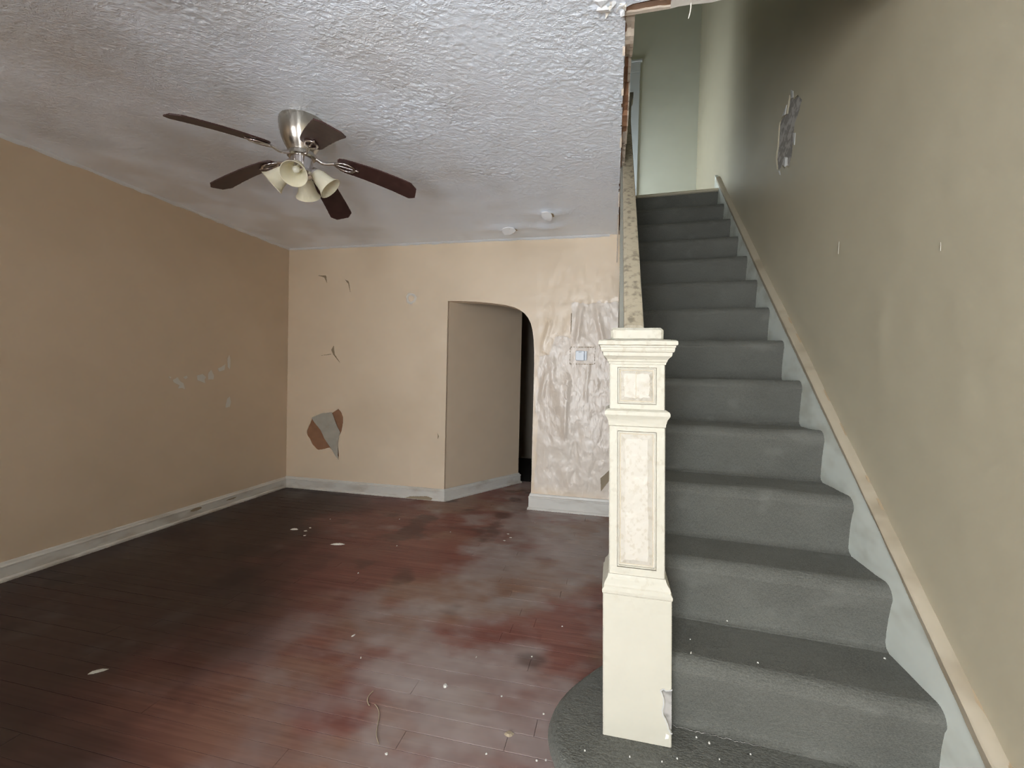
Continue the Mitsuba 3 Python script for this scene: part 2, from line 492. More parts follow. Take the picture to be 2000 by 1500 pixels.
put('wall_back__paper_flap', push(flap, curl), 'paper_back', 40)
labels['wall_back__paper_flap'] = {'label': 'grey torn paper flap'}
for poly in ([(-2.726, 1.398), (-2.70, 1.444), (-2.697, 1.40), (-2.69, 1.359), (-2.627, 1.275), (-2.70, 1.351)], [(-2.848, 1.341), (-2.725, 1.363), (-2.734, 1.355)], [(-2.587, 2.091), (-2.547, 2.072), (-2.528, 1.968), (-2.548, 2.045)],
             [(-2.889, 2.140), (-2.80, 2.135), (-2.79, 2.065), (-2.815, 2.115)], [(-1.587, .631), (-1.574, .602), (-1.586, .579)], [(-.372, 1.745), (-.366, 1.75), (-.366, 1.60), (-.372, 1.56)]):
    put('wall_back__crack', ext(poly, 'y', YB - .0012 - .003, YB + .002), 'crack_dark')
ring = lathe([(.030, 0), (.030, -.002), (.036, -.004), (.045, -.0045), (.052, -.003), (.053, 0)], 28)
rgg = np.array(ring.vertices)
ang = np.arctan2(rgg[:, 1], rgg[:, 0])
rgg *= (1 + .07 * np.sin(ang * 3 + 1) + .04 * np.sin(ang * 7))[:, None]
put('wall_back__adhesive_ring', trimesh.Trimesh(np.stack([-1.884 + rgg[:, 0], YB + rgg[:, 2], 1.897 + rgg[:, 1]], 1), ring.faces, process=False), 'chip_white', 40)
labels['wall_back__adhesive_ring'] = {'label': 'white ring of dried adhesive'}
fr = []
rr = random.Random(5)
x0, x1, z0, z1 = -.372, -.158, 1.305, 1.452
for i in range(9):
    t0, t1 = i / 9 + rr.uniform(0, .02), (i + 1) / 9 - rr.uniform(.01, .05)
    for zz in (z0, z1):
        w = rr.uniform(.0012, .0028)
        fr.append(box(x0 + (x1 - x0) * t0, x0 + (x1 - x0) * t1, YB - .008, YB + .004, zz - w, zz + w))
for i in range(6):
    t0, t1 = i / 6 + rr.uniform(0, .03), (i + 1) / 6 - rr.uniform(.02, .08)
    for xx in (x0, x1):
        w = rr.uniform(.001, .0026)
        fr.append(box(xx - w, xx + w, YB - .008, YB + .004, z0 + (z1 - z0) * t0, z0 + (z1 - z0) * t1))
put('wall_back__old_plate_outline', cat(*fr), 'crack_dark')
labels['wall_back__old_plate_outline'] = {'label': 'rectangular outline left by a removed plate'}

# right wall: tall plaster face with a gouge and blisters
struct('wall_right', 'tan plaster wall rising along the staircase, with a grey gouge')
gouge = [(2.567, 2.664), (2.585, 2.62), (2.599, 2.584), (2.672, 2.606), (2.70, 2.60), (2.712, 2.586), (2.716, 2.53), (2.722, 2.468), (2.735, 2.45), (2.739, 2.418), (2.716, 2.352), (2.665, 2.326), (2.635, 2.335), (2.60, 2.30), (2.577, 2.308), (2.541, 2.281), (2.499, 2.329), (2.495, 2.391), (2.476, 2.472), (2.442, 2.488), (2.42, 2.51), (2.396, 2.536), (2.43, 2.57), (2.452, 2.593), (2.506, 2.605), (2.52, 2.63)]
wr = ext([(YF - .1, -.05), (YU + .1, -.05), (YU + .1, ZC + .05), (YF - .1, ZC + .05)], 'x', XW, XW + .1) - ext(gouge, 'x', XW - .05, XW + .012)
wr = wr.refine_to_length(.035)


def blister(v):
    y, z = v[:, 1], v[:, 2]
    front = (v[:, 0] < XW + .002).astype(float)
    d = .010 * (meshkit.fbm(np.stack([z * 0 + 2.2, y * 1.3, z * 1.3], 1), 4, 8) - .5)
    for cy, cz, ry, rz, h in ((1.655, 1.37, .045, .11, -.012), (1.62, 1.16, .03, .12, -.005), (1.33, 1.36, .05, .07, -.008), (1.30, 1.16, .04, .06, -.008), (1.50, 1.30, .12, .2, -.006), (1.2, 1.4, .1, .2, -.006)):
        u = (y - cy) / ry
        d += h * .4 * np.exp(-u ** 2 * np.where(u > 0, .5, 6.0) - ((z - cz) / rz) ** 2)
    # shallow streak where old plaster steps, running up toward the stairwell header
    c = 3.40 - (y - 3.6) * -.30
    v = v.copy()
    v[:, 0] += d * front
    return v


put('wall_right', push(wr, blister), 'paint_olive_cast', 35)
put('wall_right__bared_plaster', ext(gouge, 'x', XW + .008, XW + .02), 'gray_plaster')
labels['wall_right__bared_plaster'] = {'label': 'grey gouged plaster'}
for poly in ([(2.593, 2.628), (2.656, 2.605), (2.614, 2.589)], [(2.49, 2.43), (2.462, 2.415), (2.465, 2.358), (2.486, 2.386)], [(2.597, 2.362), (2.625, 2.337), (2.587, 2.307), (2.581, 2.35)], [(2.54, 2.672), (2.51, 2.646), (2.507, 2.613), (2.531, 2.624)],
             [(2.686, 2.328), (2.665, 2.322), (2.651, 2.293)]):
    put('wall_right__loose_flake', ext(poly, 'x', XW - .004, XW + .009), 'flake_grey')
for poly in ([(1.967, 1.74), (1.938, 1.712), (1.925, 1.681), (1.945, 1.70)], [(1.408, 1.573), (1.401, 1.565), (1.404, 1.548), (1.41, 1.555)]):
    m = ext(poly, 'x', 0, .001)
    put('wall_right__loose_flake', push(m, lambda v: np.stack([XW - .004 - v[:, 0] - (v[:, 1].max() - v[:, 1]) * .45, v[:, 1], v[:, 2]], 1)), 'chip_white')

# front of the house, behind the photographer: a glazed door and a window
struct('wall_front', 'front wall of the room behind the photographer')
DX0, DX1, DZ0, DZ1 = -0.66, -0.02, 0.25, 2.0
OX0, OX1, OZ1 = -0.72, 0.80, 2.08
WX0, WX1, WZ0, WZ1 = -2.65, -1.35, 0.75, 2.05
wf = box(XL - .1, XW + .1, YF - .15, YF, -.05, H + .3) - box(OX0, OX1, YF - .3, YF + .1, 0, OZ1) - box(WX0, WX1, YF - .3, YF + .1, WZ0, WZ1)
put('wall_front', wf, 'paint_peach')
struct('door_1', 'double front door with one glazed leaf letting in daylight')
put('door_1', box(OX0, .04, YF - .10, YF - .05, 0.01, OZ1) - box(DX0, DX1, YF - .3, YF + .1, DZ0, DZ1), 'door_paint')
put('door_1__solid_leaf', bbox(.045, OX1, YF - .10, YF - .05, 0.01, OZ1, .004), 'door_paint')
put('door_1__pane', trimesh.Trimesh([(DX0, YF - .08, DZ0), (DX1, YF - .08, DZ0), (DX1, YF - .08, DZ1), (DX0, YF - .08, DZ1)], [[0, 2, 1], [0, 3, 2]], process=False), 'chip_white', emitter={'type': 'area', 'radiance': rgb(DOOR_LIGHT)})
struct('added_floor_vestibule', 'unseen pale tile floor added inside the front door to bounce light')
put('added_floor_vestibule', box(-.72, XW, YF - 1.2, YF + .35, -.05, -.001), 'tile')  # out-of-view pale floor, added to bounce door light into the room
struct('window_1', 'front window with muntins')
mun = [box(WX0, WX1, YF - .09, YF - .05, WZ0, WZ0 + .05), box(WX0, WX1, YF - .09, YF - .05, WZ1 - .05, WZ1), box(WX0, WX0 + .05, YF - .09, YF - .05, WZ0, WZ1), box(WX1 - .05, WX1, YF - .09, YF - .05, WZ0, WZ1), box(WX0, WX1, YF - .09, YF - .045, 1.375, 1.425)]
mun += [box(x - .012, x + .012, YF - .085, YF - .055, WZ0, WZ1) for x in np.linspace(WX0, WX1, 5)[1:-1]] + [box(WX0, WX1, YF - .085, YF - .055, z - .012, z + .012) for z in (1.08, 1.73)]
put('window_1', cat(*mun), 'trim_white')
put('window_1__pane', trimesh.Trimesh([(WX0, YF - .10, WZ0), (WX1, YF - .10, WZ0), (WX1, YF - .10, WZ1), (WX0, YF - .10, WZ1)], [[0, 2, 1], [0, 3, 2]], process=False), 'chip_white', emitter={'type': 'area', 'radiance': rgb(WINDOW_LIGHT)})

struct('wall_vestibule', 'short partition beside the front door, behind the photographer')
put('wall_vestibule', box(-.80, -.72, YF, -.50, 0, H), 'paint_peach')

# passage behind the arch
struct('wall_hall_left', 'angled tan wall of the passage seen through the arched opening')
AX, AY, BX, BY = -1.513, YB + .03, -.997, 4.85
put('wall_hall_left', ext([(AX, YB + .02), (AX, AY), (BX, BY), (BX - .35, BY), (AX - .6, AY), (AX - .6, YB + .11), (AX, YB + .11)], 'z', -.05, 2.3), 'paint_peach')
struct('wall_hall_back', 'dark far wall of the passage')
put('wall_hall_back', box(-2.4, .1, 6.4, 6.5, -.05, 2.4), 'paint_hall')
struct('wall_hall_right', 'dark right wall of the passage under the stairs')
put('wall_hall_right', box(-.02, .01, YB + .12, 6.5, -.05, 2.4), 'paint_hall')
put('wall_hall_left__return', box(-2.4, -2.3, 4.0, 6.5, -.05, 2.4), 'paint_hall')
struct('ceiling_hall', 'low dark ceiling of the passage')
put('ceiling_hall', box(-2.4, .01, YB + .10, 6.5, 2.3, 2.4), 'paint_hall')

# ------------------------------------------------------------------ ceiling with the broken edge at the stairwell
struct('ceiling', 'grey-white textured plaster ceiling with a broken edge at the stairwell')
edge = rag([(0.004, YB + .05), (0.004, 3.30), (0.0, 3.0), (0.006, 2.5), (0.002, 2.05), (0.008, 1.80), (0.006, 1.60), (-0.012, 1.548), (0.03, 1.530), (0.10, 1.524), (0.145, 1.520), (0.30, 1.525), (XW + .03, 1.53)], .004, .025, 21)
cpoly = [(XL - .05, YF - .1), (XL - .05, YB + .05)] + edge + [(XW + .03, YF - .1)]
cl = ext(cpoly, 'z', H, H + .022).refine_to_length(.045)


def sag(v):
    x, y = v[:, 0], v[:, 1]
    d = .008 * (meshkit.fbm(np.stack([x * 1.7, y * 1.7, x * 0], 1), 4, 3) - .5)
    for cx, cy, rx, ry, h in ((-.90, 3.60, .16, .075, -.028), (-.50, 3.33, .13, .06, -.024), (-.55, 3.62, .14, .06, -.030), (-1.1, 3.64, .2, .06, -.008)):
        d += h * np.exp(-((x - cx) / rx) ** 2 - ((y - cy) / ry) ** 2)
    keep = np.clip((YB - y) / .08, 0, 1) * np.clip((x - XL) / .08, 0, 1)
    v = v.copy()
    v[:, 2] += d * keep
    return v


put('ceiling', push(cl, sag), 'plaster_ceiling', 50)
# the visible underside in fine relief: crinkled, peeling paint
gx = np.arange(XL - .01, .012, .0056); gy = np.arange(.30, YB + .012, .0056)
GX, GY = np.meshgrid(gx, gy, indexing='ij')
P3 = np.stack([GX, GY, GX * 0], -1)
wx_ = .05 * (meshkit.fbm(P3 * 13, 3, 31) - .5); wy_ = .05 * (meshkit.fbm(P3 * 13, 3, 32) - .5)
Q = np.stack([(GX + wx_) * 56, (GY + wy_) * 64, GX * 0 + .5], -1)
rid = 1 - np.abs(meshkit.noise(Q, 41) * 2 - 1)
rid2 = 1 - np.abs(meshkit.noise(Q * [1.9, 2.1, 1] + 3.3, 42) * 2 - 1)
reg = np.clip((meshkit.fbm(P3 * 2.0 + 4, 3, 44) - .36) / .25, 0, 1)
amp = .30 + .85 * (.35 + .65 * reg) * np.clip((GX + 2.0) / .9, .15, 1) * np.clip((4.1 - GY) / 1.2, .25, 1)
rel = (np.clip((rid - .45) / .55, 0, 1) ** 1.3 * .0034 + np.clip((rid2 - .4) / .6, 0, 1) * .0016) * amp * (.45 + 1.1 * meshkit.fbm(P3 * 11, 2, 46)) + .0018 * meshkit.fbm(P3 * 60, 2, 45)
GZ = sag(np.stack([GX.ravel(), GY.ravel(), np.full(GX.size, H)], 1))[:, 2].reshape(GX.shape) - .0012 - rel
nx, ny = GX.shape
idx = np.arange(nx * ny).reshape(nx, ny)
from shapely import contains_xy
cx_, cy_ = (GX[:-1, :-1] + GX[1:, 1:]) / 2, (GY[:-1, :-1] + GY[1:, 1:]) / 2
keepc = contains_xy(Polygon(cpoly).buffer(.004), cx_, cy_)
A_, B_, C_, D_ = idx[:-1, :-1][keepc], idx[1:, :-1][keepc], idx[1:, 1:][keepc], idx[:-1, 1:][keepc]
put('ceiling__crinkled_paint', trimesh.Trimesh(np.stack([GX.ravel(), GY.ravel(), GZ.ravel()], 1), np.vstack([np.stack([A_, C_, B_], 1), np.stack([A_, D_, C_], 1)]), process=False), 'plaster_ceiling', True)
labels['ceiling__crinkled_paint'] = {'kind': 'stuff'}
rc = random.Random(12)
# loose plaster flaps hanging where the bulges have burst
for cx, cy, s in ((-.868, 3.595, 1.0), (-.506, 3.30, .8), (-.50, 3.345, .6)):
    a = rc.uniform(0, 6.28)
    pts = [(cx + s * .058 * math.cos(t) * rc.uniform(.7, 1.2), cy + s * .050 * math.sin(t) * rc.uniform(.7, 1.2)) for t in np.linspace(0, 6.28, 9)[:-1]]
    m = ext(pts, 'z', 0, .004)
    put('ceiling__loose_plaster', push(m, lambda v: np.stack([v[:, 0], v[:, 1], H - .042 + v[:, 2] + (v[:, 1] - cy) * -.45], 1)), 'flake_white')
    m = ext([(x + .012, y + .016) for x, y in pts], 'z', 0, .002)
    put('ceiling__burst_hole', push(m, lambda v: np.stack([v[:, 0], v[:, 1], H - .033 * min(1, s + .1) + v[:, 2]], 1)), 'crack_dark')
labels['ceiling__loose_plaster'] = {'label': 'white flake of plaster hanging from a bulge'}
# the bare lath and the torn plaster skin of the stairwell's side
put('ceiling__lath', box(XL, -.004, YF, YB + .05, H + .026, ZU - .02), 'lath_wood')
put('ceiling__lath', box(-.004, XW, YF, 1.556, H + .026, ZU - .02), 'lath_wood')
for k in range(7):
    z = H + .012 + k * .052
    put('ceiling__lath_strip', bbox(-.012, .012 + rc.uniform(0, .004), 1.57, YB + .2, z, z + .040, .002), 'lath_wood')
for k in range(2):
    put('ceiling__lath_strip', bbox(-.02, XW, 1.512 + k * .028, 1.536 + k * .028, H + .004, H + .012, .001), 'lath_wood')
y = 1.575
while y < 4.0:
    L = rc.uniform(.10, .32)
    zb = H + rc.uniform(-.012, .05)
    bot = rag([(y, zb), (y + L * .5, zb + rc.uniform(-.02, .03)), (y + L, zb + rc.uniform(-.015, .04))], .008, .02, int(y * 1000))
    poly = bot + [(y + L, ZU - .01), (y, ZU - .01)]
    xo = rc.uniform(.016, .026) + (.009 if y < 2.4 else 0)
    put('ceiling__torn_plaster', ext([(a, b + rc.uniform(0, .008)) for a, b in poly], 'x', .008, xo - .002), rc.choice(['lath_wood', 'brown_plaster', 'brown_plaster', 'old_plaster']))
    put('ceiling__torn_plaster', ext(poly, 'x', xo - .002, xo + rc.uniform(.004, .012)), 'old_plaster')
    y += L + rc.uniform(-.02, .03)
# hanging scraps below the edge at the far end
for y, z0, z1, w in ((3.45, 2.18, 2.44, .05), (3.62, 2.10, 2.44, .04), (3.05, 2.33, 2.44, .09), (2.35, 2.37, 2.44, .07), (1.70, 2.38, 2.46, .05), (1.95, 2.385, 2.45, .04)):
    poly = rag([(y, z1), (y + w * .3, z0), (y + w * .6, z0 + .02), (y + w, z1)], .006, .02, int(z0 * 999))
    put('ceiling__torn_plaster', ext(poly, 'x', .001, .010), 'old_plaster')
# header: skin of white plaster left at the right, cream sliver along the front edge, and one torn strand
hp = rag([(0.150, 1.520), (0.150, 1.570), (0.30, 1.567), (XW, 1.572)], .004, .03, 4) + [(XW, 1.505), (.15, 1.505)]
put('ceiling__torn_plaster', ext(hp, 'z', H - .004, H + .003), 'chip_white')
hs = rag([(0.0, 1.562), (0.07, 1.560), (.15, 1.563)], .003, .02, 9) + [(.15, 1.572), (0.0, 1.575)]
put('ceiling__torn_plaster', ext(hs, 'z', H - .003, H + .03), 'old_plaster')
put('ceiling__hanging_strand', tube(spline([(.212, 1.56, H), (.213, 1.562, H - .012), (.211, 1.565, H - .032), (.207, 1.566, H - .048)], 10), [.0022] * 9 + [.0012], 6), 'chip_white', True)
for k in range(11):
    c = np.array([rc.uniform(-.085, .0), 0, H - .006])
    c[1] = 1.575 - .06 * rc.random() + c[0] * .35
    r = rc.uniform(.008, .020)
    pts = np.array([c + r * np.array([rc.gauss(0, .7), rc.gauss(0, .7), rc.gauss(0, .45)]) for _ in range(10)])
    put('ceiling__plaster_lump', Manifold.hull_points(pts), rc.choice(['chip_white', 'caulk', 'flake_white']))

# painted bead of filler where walls and ceiling meet
def bead(pts, w, seed, axis):
    r = np.random.RandomState(seed)
    rings = []
    for q in pts:
        a, b = w * r.uniform(.75, 1.25), w * r.uniform(.75, 1.25)
        d = np.array([1, 0]) if axis == 'left' else np.array([0, -1])
        x, y = q
        rings.append([(x - d[0] * .004, y - d[1] * .004, H + .004), (x + d[0] * a, y + d[1] * a, H + .002), (x + d[0] * a * .8, y + d[1] * a * .8, H - .008), (x + d[0] * .006, y + d[1] * .006, H - b * .8), (x - d[0] * .004, y - d[1] * .004, H - b)])
    return loft(rings)


struct('trim_1', 'pale filler bead between left wall and ceiling')
put('trim_1', bead([(XL, y) for y in np.linspace(YF, YB, 90)], .021, 1, 'left'), 'caulk', 40)
struct('trim_2', 'bluish white filler bead between back wall and ceiling')
put('trim_2', bead([(x, YB) for x in np.linspace(XL, -.06, 60)], .021, 2, 'back'), 'caulk', 40)

# ------------------------------------------------------------------ baseboards
def baseboard(path, h, t, side):
    """path: (x, y) points; the moulded profile stands on the side given by sign."""
    p = np.array(path, float)
    prof = [(0, 0), (t + .010, 0), (t + .010, .012), (t + .004, .020), (t, .022), (t, h * .72), (t + .003, h * .74), (t + .003, h * .80), (t - .004, h * .86), (t - .007, h * .96), (t - .010, h), (0, h)]
    rings = []
    for i, q in enumerate(p):
        if i == 0:
            d = p[1] - p[0]; d /= np.linalg.norm(d); nrm = np.array([d[1], -d[0]]); k = 1
        elif i == len(p) - 1:
            d = p[-1] - p[-2]; d /= np.linalg.norm(d); nrm = np.array([d[1], -d[0]]); k = 1
        else:
            d0 = p[i] - p[i - 1]; d0 /= np.linalg.norm(d0)
            d1 = p[i + 1] - p[i]; d1 /= np.linalg.norm(d1)
            n0, n1 = np.array([d0[1], -d0[0]]), np.array([d1[1], -d1[0]])
            nrm = n0 + n1; nrm /= np.linalg.norm(nrm); k = 1 / nrm.dot(n0)
        rings.append([(q[0] + nrm[0] * a * k * side, q[1] + nrm[1] * a * k * side, z) for a, z in prof])
    return loft(rings)


struct('baseboard_left', 'white baseboard along the left wall, paint worn')
put('baseboard_left', baseboard([(XL, YF), (XL, YB)], .106, .014, 1), 'trim_white')
struct('baseboard_back', 'white baseboard along the back wall turning into the passage')
put('baseboard_back', baseboard([(XL, YB), (AX, YB), (BX, BY), (BX - .02, BY)], .112, .014, 1), 'trim_white')
struct('baseboard_arch', 'white moulded baseboard right of the passage opening')
put('baseboard_arch', baseboard([(-.687, YB + .12), (-.687, YB), (.0, YB)], .142, .018, 1), 'trim_white')
for a, b, c, d in ((2.86, 2.97, .05, .078), (3.19, 3.31, .052, .066)):
    pts = [( (a + b) / 2 + (b - a) / 2 * math.cos(t) * rc.uniform(.8, 1.1), (c + d) / 2 + (d - c) / 2 * math.sin(t) * rc.uniform(.8, 1.1)) for t in np.linspace(0, 6.28, 10)[:-1]]
    put('baseboard_left__worn_patch', ext(pts, 'x', XL + .008, XL + .0150), 'straw')
pts = [(-1.90, .004), (-1.85, .02), (-1.76, .028), (-1.68, .036), (-1.62, .02), (-1.63, .004)]
put('baseboard_back__worn_patch', ext(pts, 'y', YB - .0255, YB - .013), 'straw')

# ------------------------------------------------------------------ staircase
thing('staircase', 'straight staircase covered in dark grey carpet between the newel post and the right wall', 'staircase')
XS0 = .058
NEWEL = (.091, 1.347)


def step_profile(k):
    y0, z1, z0 = Y0 + (k - 1) * GO, k * RISE, (k - 1) * RISE
    rn = .040
    pts = [(y0 + GO + OV + .03, z0 - .03), (y0 + OV - .018, z0 - .03), (y0 + OV - .020, z0 + .001), (y0 + OV - .008, z0 + .006), (y0 + OV - .002, z0 + .018)]
    pts += [(y0 + OV - .004, z0 + .05), (y0 + OV - .010, z0 + .10), (y0 + .004, z1 - .055)]
    for a in np.linspace(180, 92, 9):
        pts.append((y0 + rn * .95 + rn * math.cos(math.radians(a)), z1 - rn + rn * math.sin(math.radians(a))))
    pts += [(y0 + .09, z1 - .001), (y0 + .15, z1 - .001), (y0 + GO + OV + .03, z1 - .001)]
    return pts


def make_step(k):
    rings = []
    pr_ = np.array(step_profile(k))
    for x in np.linspace(XS0, XR + .006, 26):
        q = pr_.copy()
        sk = SKEW * (XR - x)
        o = np.stack([np.full(len(q), x), q[:, 0] + sk, q[:, 1]], 1)
        w = np.ones(len(q)); w[[0, 1, -1]] = 0
        j = meshkit.fbm(np.stack([o[:, 0] * 5, o[:, 1] * 9, o[:, 2] * 9], 1), 3, 5) - .5
        j2 = meshkit.fbm(np.stack([o[:, 0] * 5 + 9, o[:, 1] * 9, o[:, 2] * 9], 1), 3, 6) - .5
        o[:, 1] += .012 * j * w
        o[:, 2] += .010 * j2 * w
        rings.append(o)
    return loft(rings)


out = spline([(.25, 1.055), (.05, 1.058), (-.085, 1.115), (-.150, 1.235), (-.146, 1.34), (-.098, 1.457), (-.02, 1.575), (.02, 1.63)], 48)
plan = np.vstack([[(XR + .006, 1.64)], [(XR + .006, 1.05)], out])


def inset(pl, d):
    g = Polygon(pl).buffer(0)
    q = np.array(pl)
    t = np.roll(q, -1, 0) - np.roll(q, 1, 0)
    t /= np.linalg.norm(t, axis=1, keepdims=True)
    n = np.stack([-t[:, 1], t[:, 0]], 1)
    if not Polygon(q + n * 1e-3).area < g.area:
        n = -n
    n[0], n[1] = (0, -1), (0, 1)
    n[-1] = (0, -1)
    return q + n * d


rings = []
for d, z in [(.022, 0), (.030, .003), (.026, .02), (.022, .10), (.008, .15), (.002, .165), (0, .175), (.003, .185), (.012, .195), (.022, .1995), (.04, .2)]:
    rings.append(np.column_stack([inset(plan, d), np.full(len(plan), z)]))
put('staircase__step', loft(rings), 'carpet', 40)
notch = box(NEWEL[0] - .094, NEWEL[0] + .0925, NEWEL[1] - .094, NEWEL[1] + .0925, 0, 2)
for k in range(2, 14):
    m = make_step(k)
    if k == 2:
        mm = Manifold(__import__('manifold3d').Mesh(np.array(m.vertices, np.float32), np.array(m.faces, np.uint32)))
        m = mm - notch
    put('staircase__step', m, 'carpet', 40)
xs = np.linspace(.195, .42, 46)
fr_ = np.random.RandomState(8)
put('staircase__frayed_edge', tube([(x, Y0 + GO + OV + SKEW * (XR - x) - .024 + fr_.uniform(-.003, .003), .2015 + fr_.uniform(-.0008, .002)) for x in xs], fr_.uniform(.0002, .0011, 46), 5), 'gray_plaster')
labels['staircase__frayed_edge'] = {'label': 'pale frayed carpet edge'}
# last riser up to the upper floor, and the bright metal edging
m = ext([(Y0 + 13 * GO + OV - .006, ZU - RISE - .03), (Y0 + 13 * GO + .004, ZU - .02), (Y0 + 13 * GO + .05, ZU - .02), (Y0 + 13 * GO + .05, ZU - RISE - .03)], 'x', XS0, XR + .006)
put('staircase__top_riser', push(m, lambda v: v + np.stack([0 * v[:, 0], SKEW * (XR - v[:, 0]), 0 * v[:, 0]], 1)), 'carpet')
m = bbox(XS0, XR + .006, Y0 + 13 * GO - .012, Y0 + 13 * GO + .05, ZU - .022, ZU + .004, .006)
put('staircase__edge_strip', push(m, lambda v: v + np.stack([0 * v[:, 0], SKEW * (XR - v[:, 0]), 0 * v[:, 0]], 1)), 'brass_strip', 30)
labels['staircase__edge_strip'] = {'label': 'pale edging strip at the top step'}

# stringer along the right wall with its cap moulding
struct('trim_3', 'pale grey stringer board with beige cap moulding climbing the right wall')
ys = np.array([.60, 1.15, 1.6, 2.2, 2.8, 3.4, 4.05, 4.22])
oj = np.interp(ys, [1.0, 1.2, 1.6, 2.2, 2.8, 4.05], [.120, .122, .112, .102, .086, .076])
ol = np.interp(ys, [1.0, 1.2, 1.6, 2.2, 2.8, 4.05], [.074, .076, .082, .060, .042, .034])
zj = np.maximum(nose(ys) + oj, .06); zl = np.maximum(nose(ys) + ol, .02)
poly = [(ys[0], -.02)] + list(zip(ys, zl + .01)) + [(ys[-1], 2.6)]
poly = [(a, b) for a, b in poly] + [(1.3, -.02)]
put('trim_3', ext(poly, 'x', XR + .002, XW + .01), 'stringer_paint')
rings = []
rs = np.random.RandomState(4)
yy = np.linspace(.6, 4.12, 110)
for y in yy:
    a, b = np.interp(y, ys, zj), np.interp(y, ys, zl)
    j = rs.uniform(-.0016, .0016, 6)
    rings.append([(XW + .006, y, a + j[0]), (XW - .006, y, a + .001 + j[1]), (XW - .026, y, a - .006 + j[2]), (XW - .031, y, a - .013 + j[3]), (XW - .029, y, b + .004 + j[4]), (XW - .022, y, b - .002 + j[5]), (XW + .006, y, b - .002)])
put('trim_3__cap_moulding', loft(rings), 'beige_trim', 30)
# dark split along the wall joint
sp = []
for y in (1.02, 1.10, 1.20, 1.62, 1.70, 1.86, 2.0, 2.30, 2.42):
    w = rs.uniform(.02, .06)
    a, b = np.interp(y, ys, zj), np.interp(y + w, ys, zj)
    sp.append(ext([(y, a + .001), (y + w, b + .001), (y + w * .6, (a + b) / 2 + .006)], 'x', XW - .006, XW + .004))
put('trim_3__joint_crack', cat(*sp), 'crack_dark')

# closed side of the stairs under the handrail
struct('wall_stair', 'narrow closed wall under the handrail at the open side of the stairs')


def railz(y):
    return 1.357 + .8646 * (y - 1.44)


def railx(y):
    return .028 - .0065 * (y - 1.44)


poly = [(1.645, 0), (1.645, railz(1.645) - .06), (4.06, railz(4.06) - .06), (4.06, 2.3), (1.85, 0)]
ks = ext(poly, 'x', .030, .056)
put('wall_stair', ks, 'paint_olive_cast')

thing('handrail', 'worn beige handrail sloping up from the newel post to the upper floor', 'handrail')
rings, rings2 = [], []
for y in np.linspace(1.440, 4.058, 70):
    x, z = railx(y), railz(y)
    j = rs.uniform(-.0008, .0008, 8)
    rings.append([(x + .002, y, z - .004), (x + .010, y, z + .001 + j[0]), (x + .052, y, z + .001 + j[1]), (x + .060 + j[2], y, z - .004), (x + .061, y, z - .022), (x + .050, y, z - .038), (x + .012, y, z - .038), (x + .001 + j[3], y, z - .022)])
    rings2.append([(x - .012, y, z - .036), (x + .02, y, z - .034), (x + .064, y, z - .036), (x + .060, y, z - .062), (x - .008, y, z - .062)])
put('handrail__rail', loft(rings), 'rail_paint', 35)
put('handrail__bed_moulding', loft(rings2), 'rail_side', 35)

# ------------------------------------------------------------------ newel post
thing('newel_post', 'cream painted panelled box newel post at the foot of the stairs', 'newel post')


def stand(m):
    m = tm(m)
    v = np.array(m.vertices)
    w = np.stack([NEWEL[0] + v[:, 0] - .027 * (v[:, 2] - .2), NEWEL[1] + v[:, 1], v[:, 2]], 1)
    return trimesh.Trimesh(w, m.faces, process=False)


def rough(m, amp, f, seed):
    def fn(v):
        q = v * f
        return v + amp * (np.stack([meshkit.fbm(q, 3, seed), meshkit.fbm(q, 3, seed + 9), meshkit.fbm(q, 3, seed + 17)], 1) - .5) * 2
    return push(m, fn)


chip = [(.062, .372), (.068, .376), (.073, .372), (.085, .375), (.095, .38), (.1, .27), (.088, .262), (.082, .272), (.079, .285), (.072, .30), (.068, .305), (.066, .32), (.070, .335), (.069, .35)]
chip = [(x, z - .02) for x, z in chip]
pl = bbox(-.091, .091, -.091, .091, .199, .598, .0025)
cut = ext([(x + .003, z) for x, z in chip], 'y', -.1, -.082)
put('newel_post__plinth', stand(pl - cut), 'cream_paint')
put('newel_post__chipped_corner', stand(ext([(min(x, .0895) + .002, z) for x, z in chip], 'y', -.084, -.0825)), 'gray_plaster')
labels['newel_post__chipped_corner'] = {'label': 'broken grey chip at the plinth edge'}
from shapely import affinity
lip = Polygon(chip).buffer(.0032).difference(Polygon(chip).buffer(.0004)).intersection(Polygon([(.05, .2), (.0905, .2), (.0905, .4), (.05, .4)]))
for g in getattr(lip, 'geoms', [lip]):
    if g.area > 4e-6:
        m = trimesh.creation.extrude_polygon(g, .004, engine='earcut')
        v = np.array(m.vertices)
        put('newel_post__paint_flake', stand(trimesh.Trimesh(np.stack([v[:, 0] + .002, -.0917 + v[:, 2] * -.25 + .0003, v[:, 1]], 1), m.faces, process=False)), 'flake_grey')
put('newel_post__paint_flake', stand(ext([(.074, .222), (.083, .226), (.084, .235), (.076, .238)], 'y', -.0925, -.085)), 'chip_white')
put('newel_post__base_moulding', stand(rough(square_lathe([(.0885, .594), (.0925, .600), (.0930, .607), (.0895, .612), (.0880, .615), (.0885, .620), (.0860, .628), (.0815, .634), (.0780, .641), (.0765, .648), (.070, .650)]), .0006, 30, 2)), 'cream_paint', 20)


def panelled(hw, z0, z1, pz0, pz1, pw_):
    b = bbox(-hw, hw, -hw, hw, z0, z1, .0025)
    for r in range(4):
        b = b - box(-pw_, pw_, -hw - .05, -hw + .009, pz0, pz1).rotate((0, 0, 90 * r))
    return b


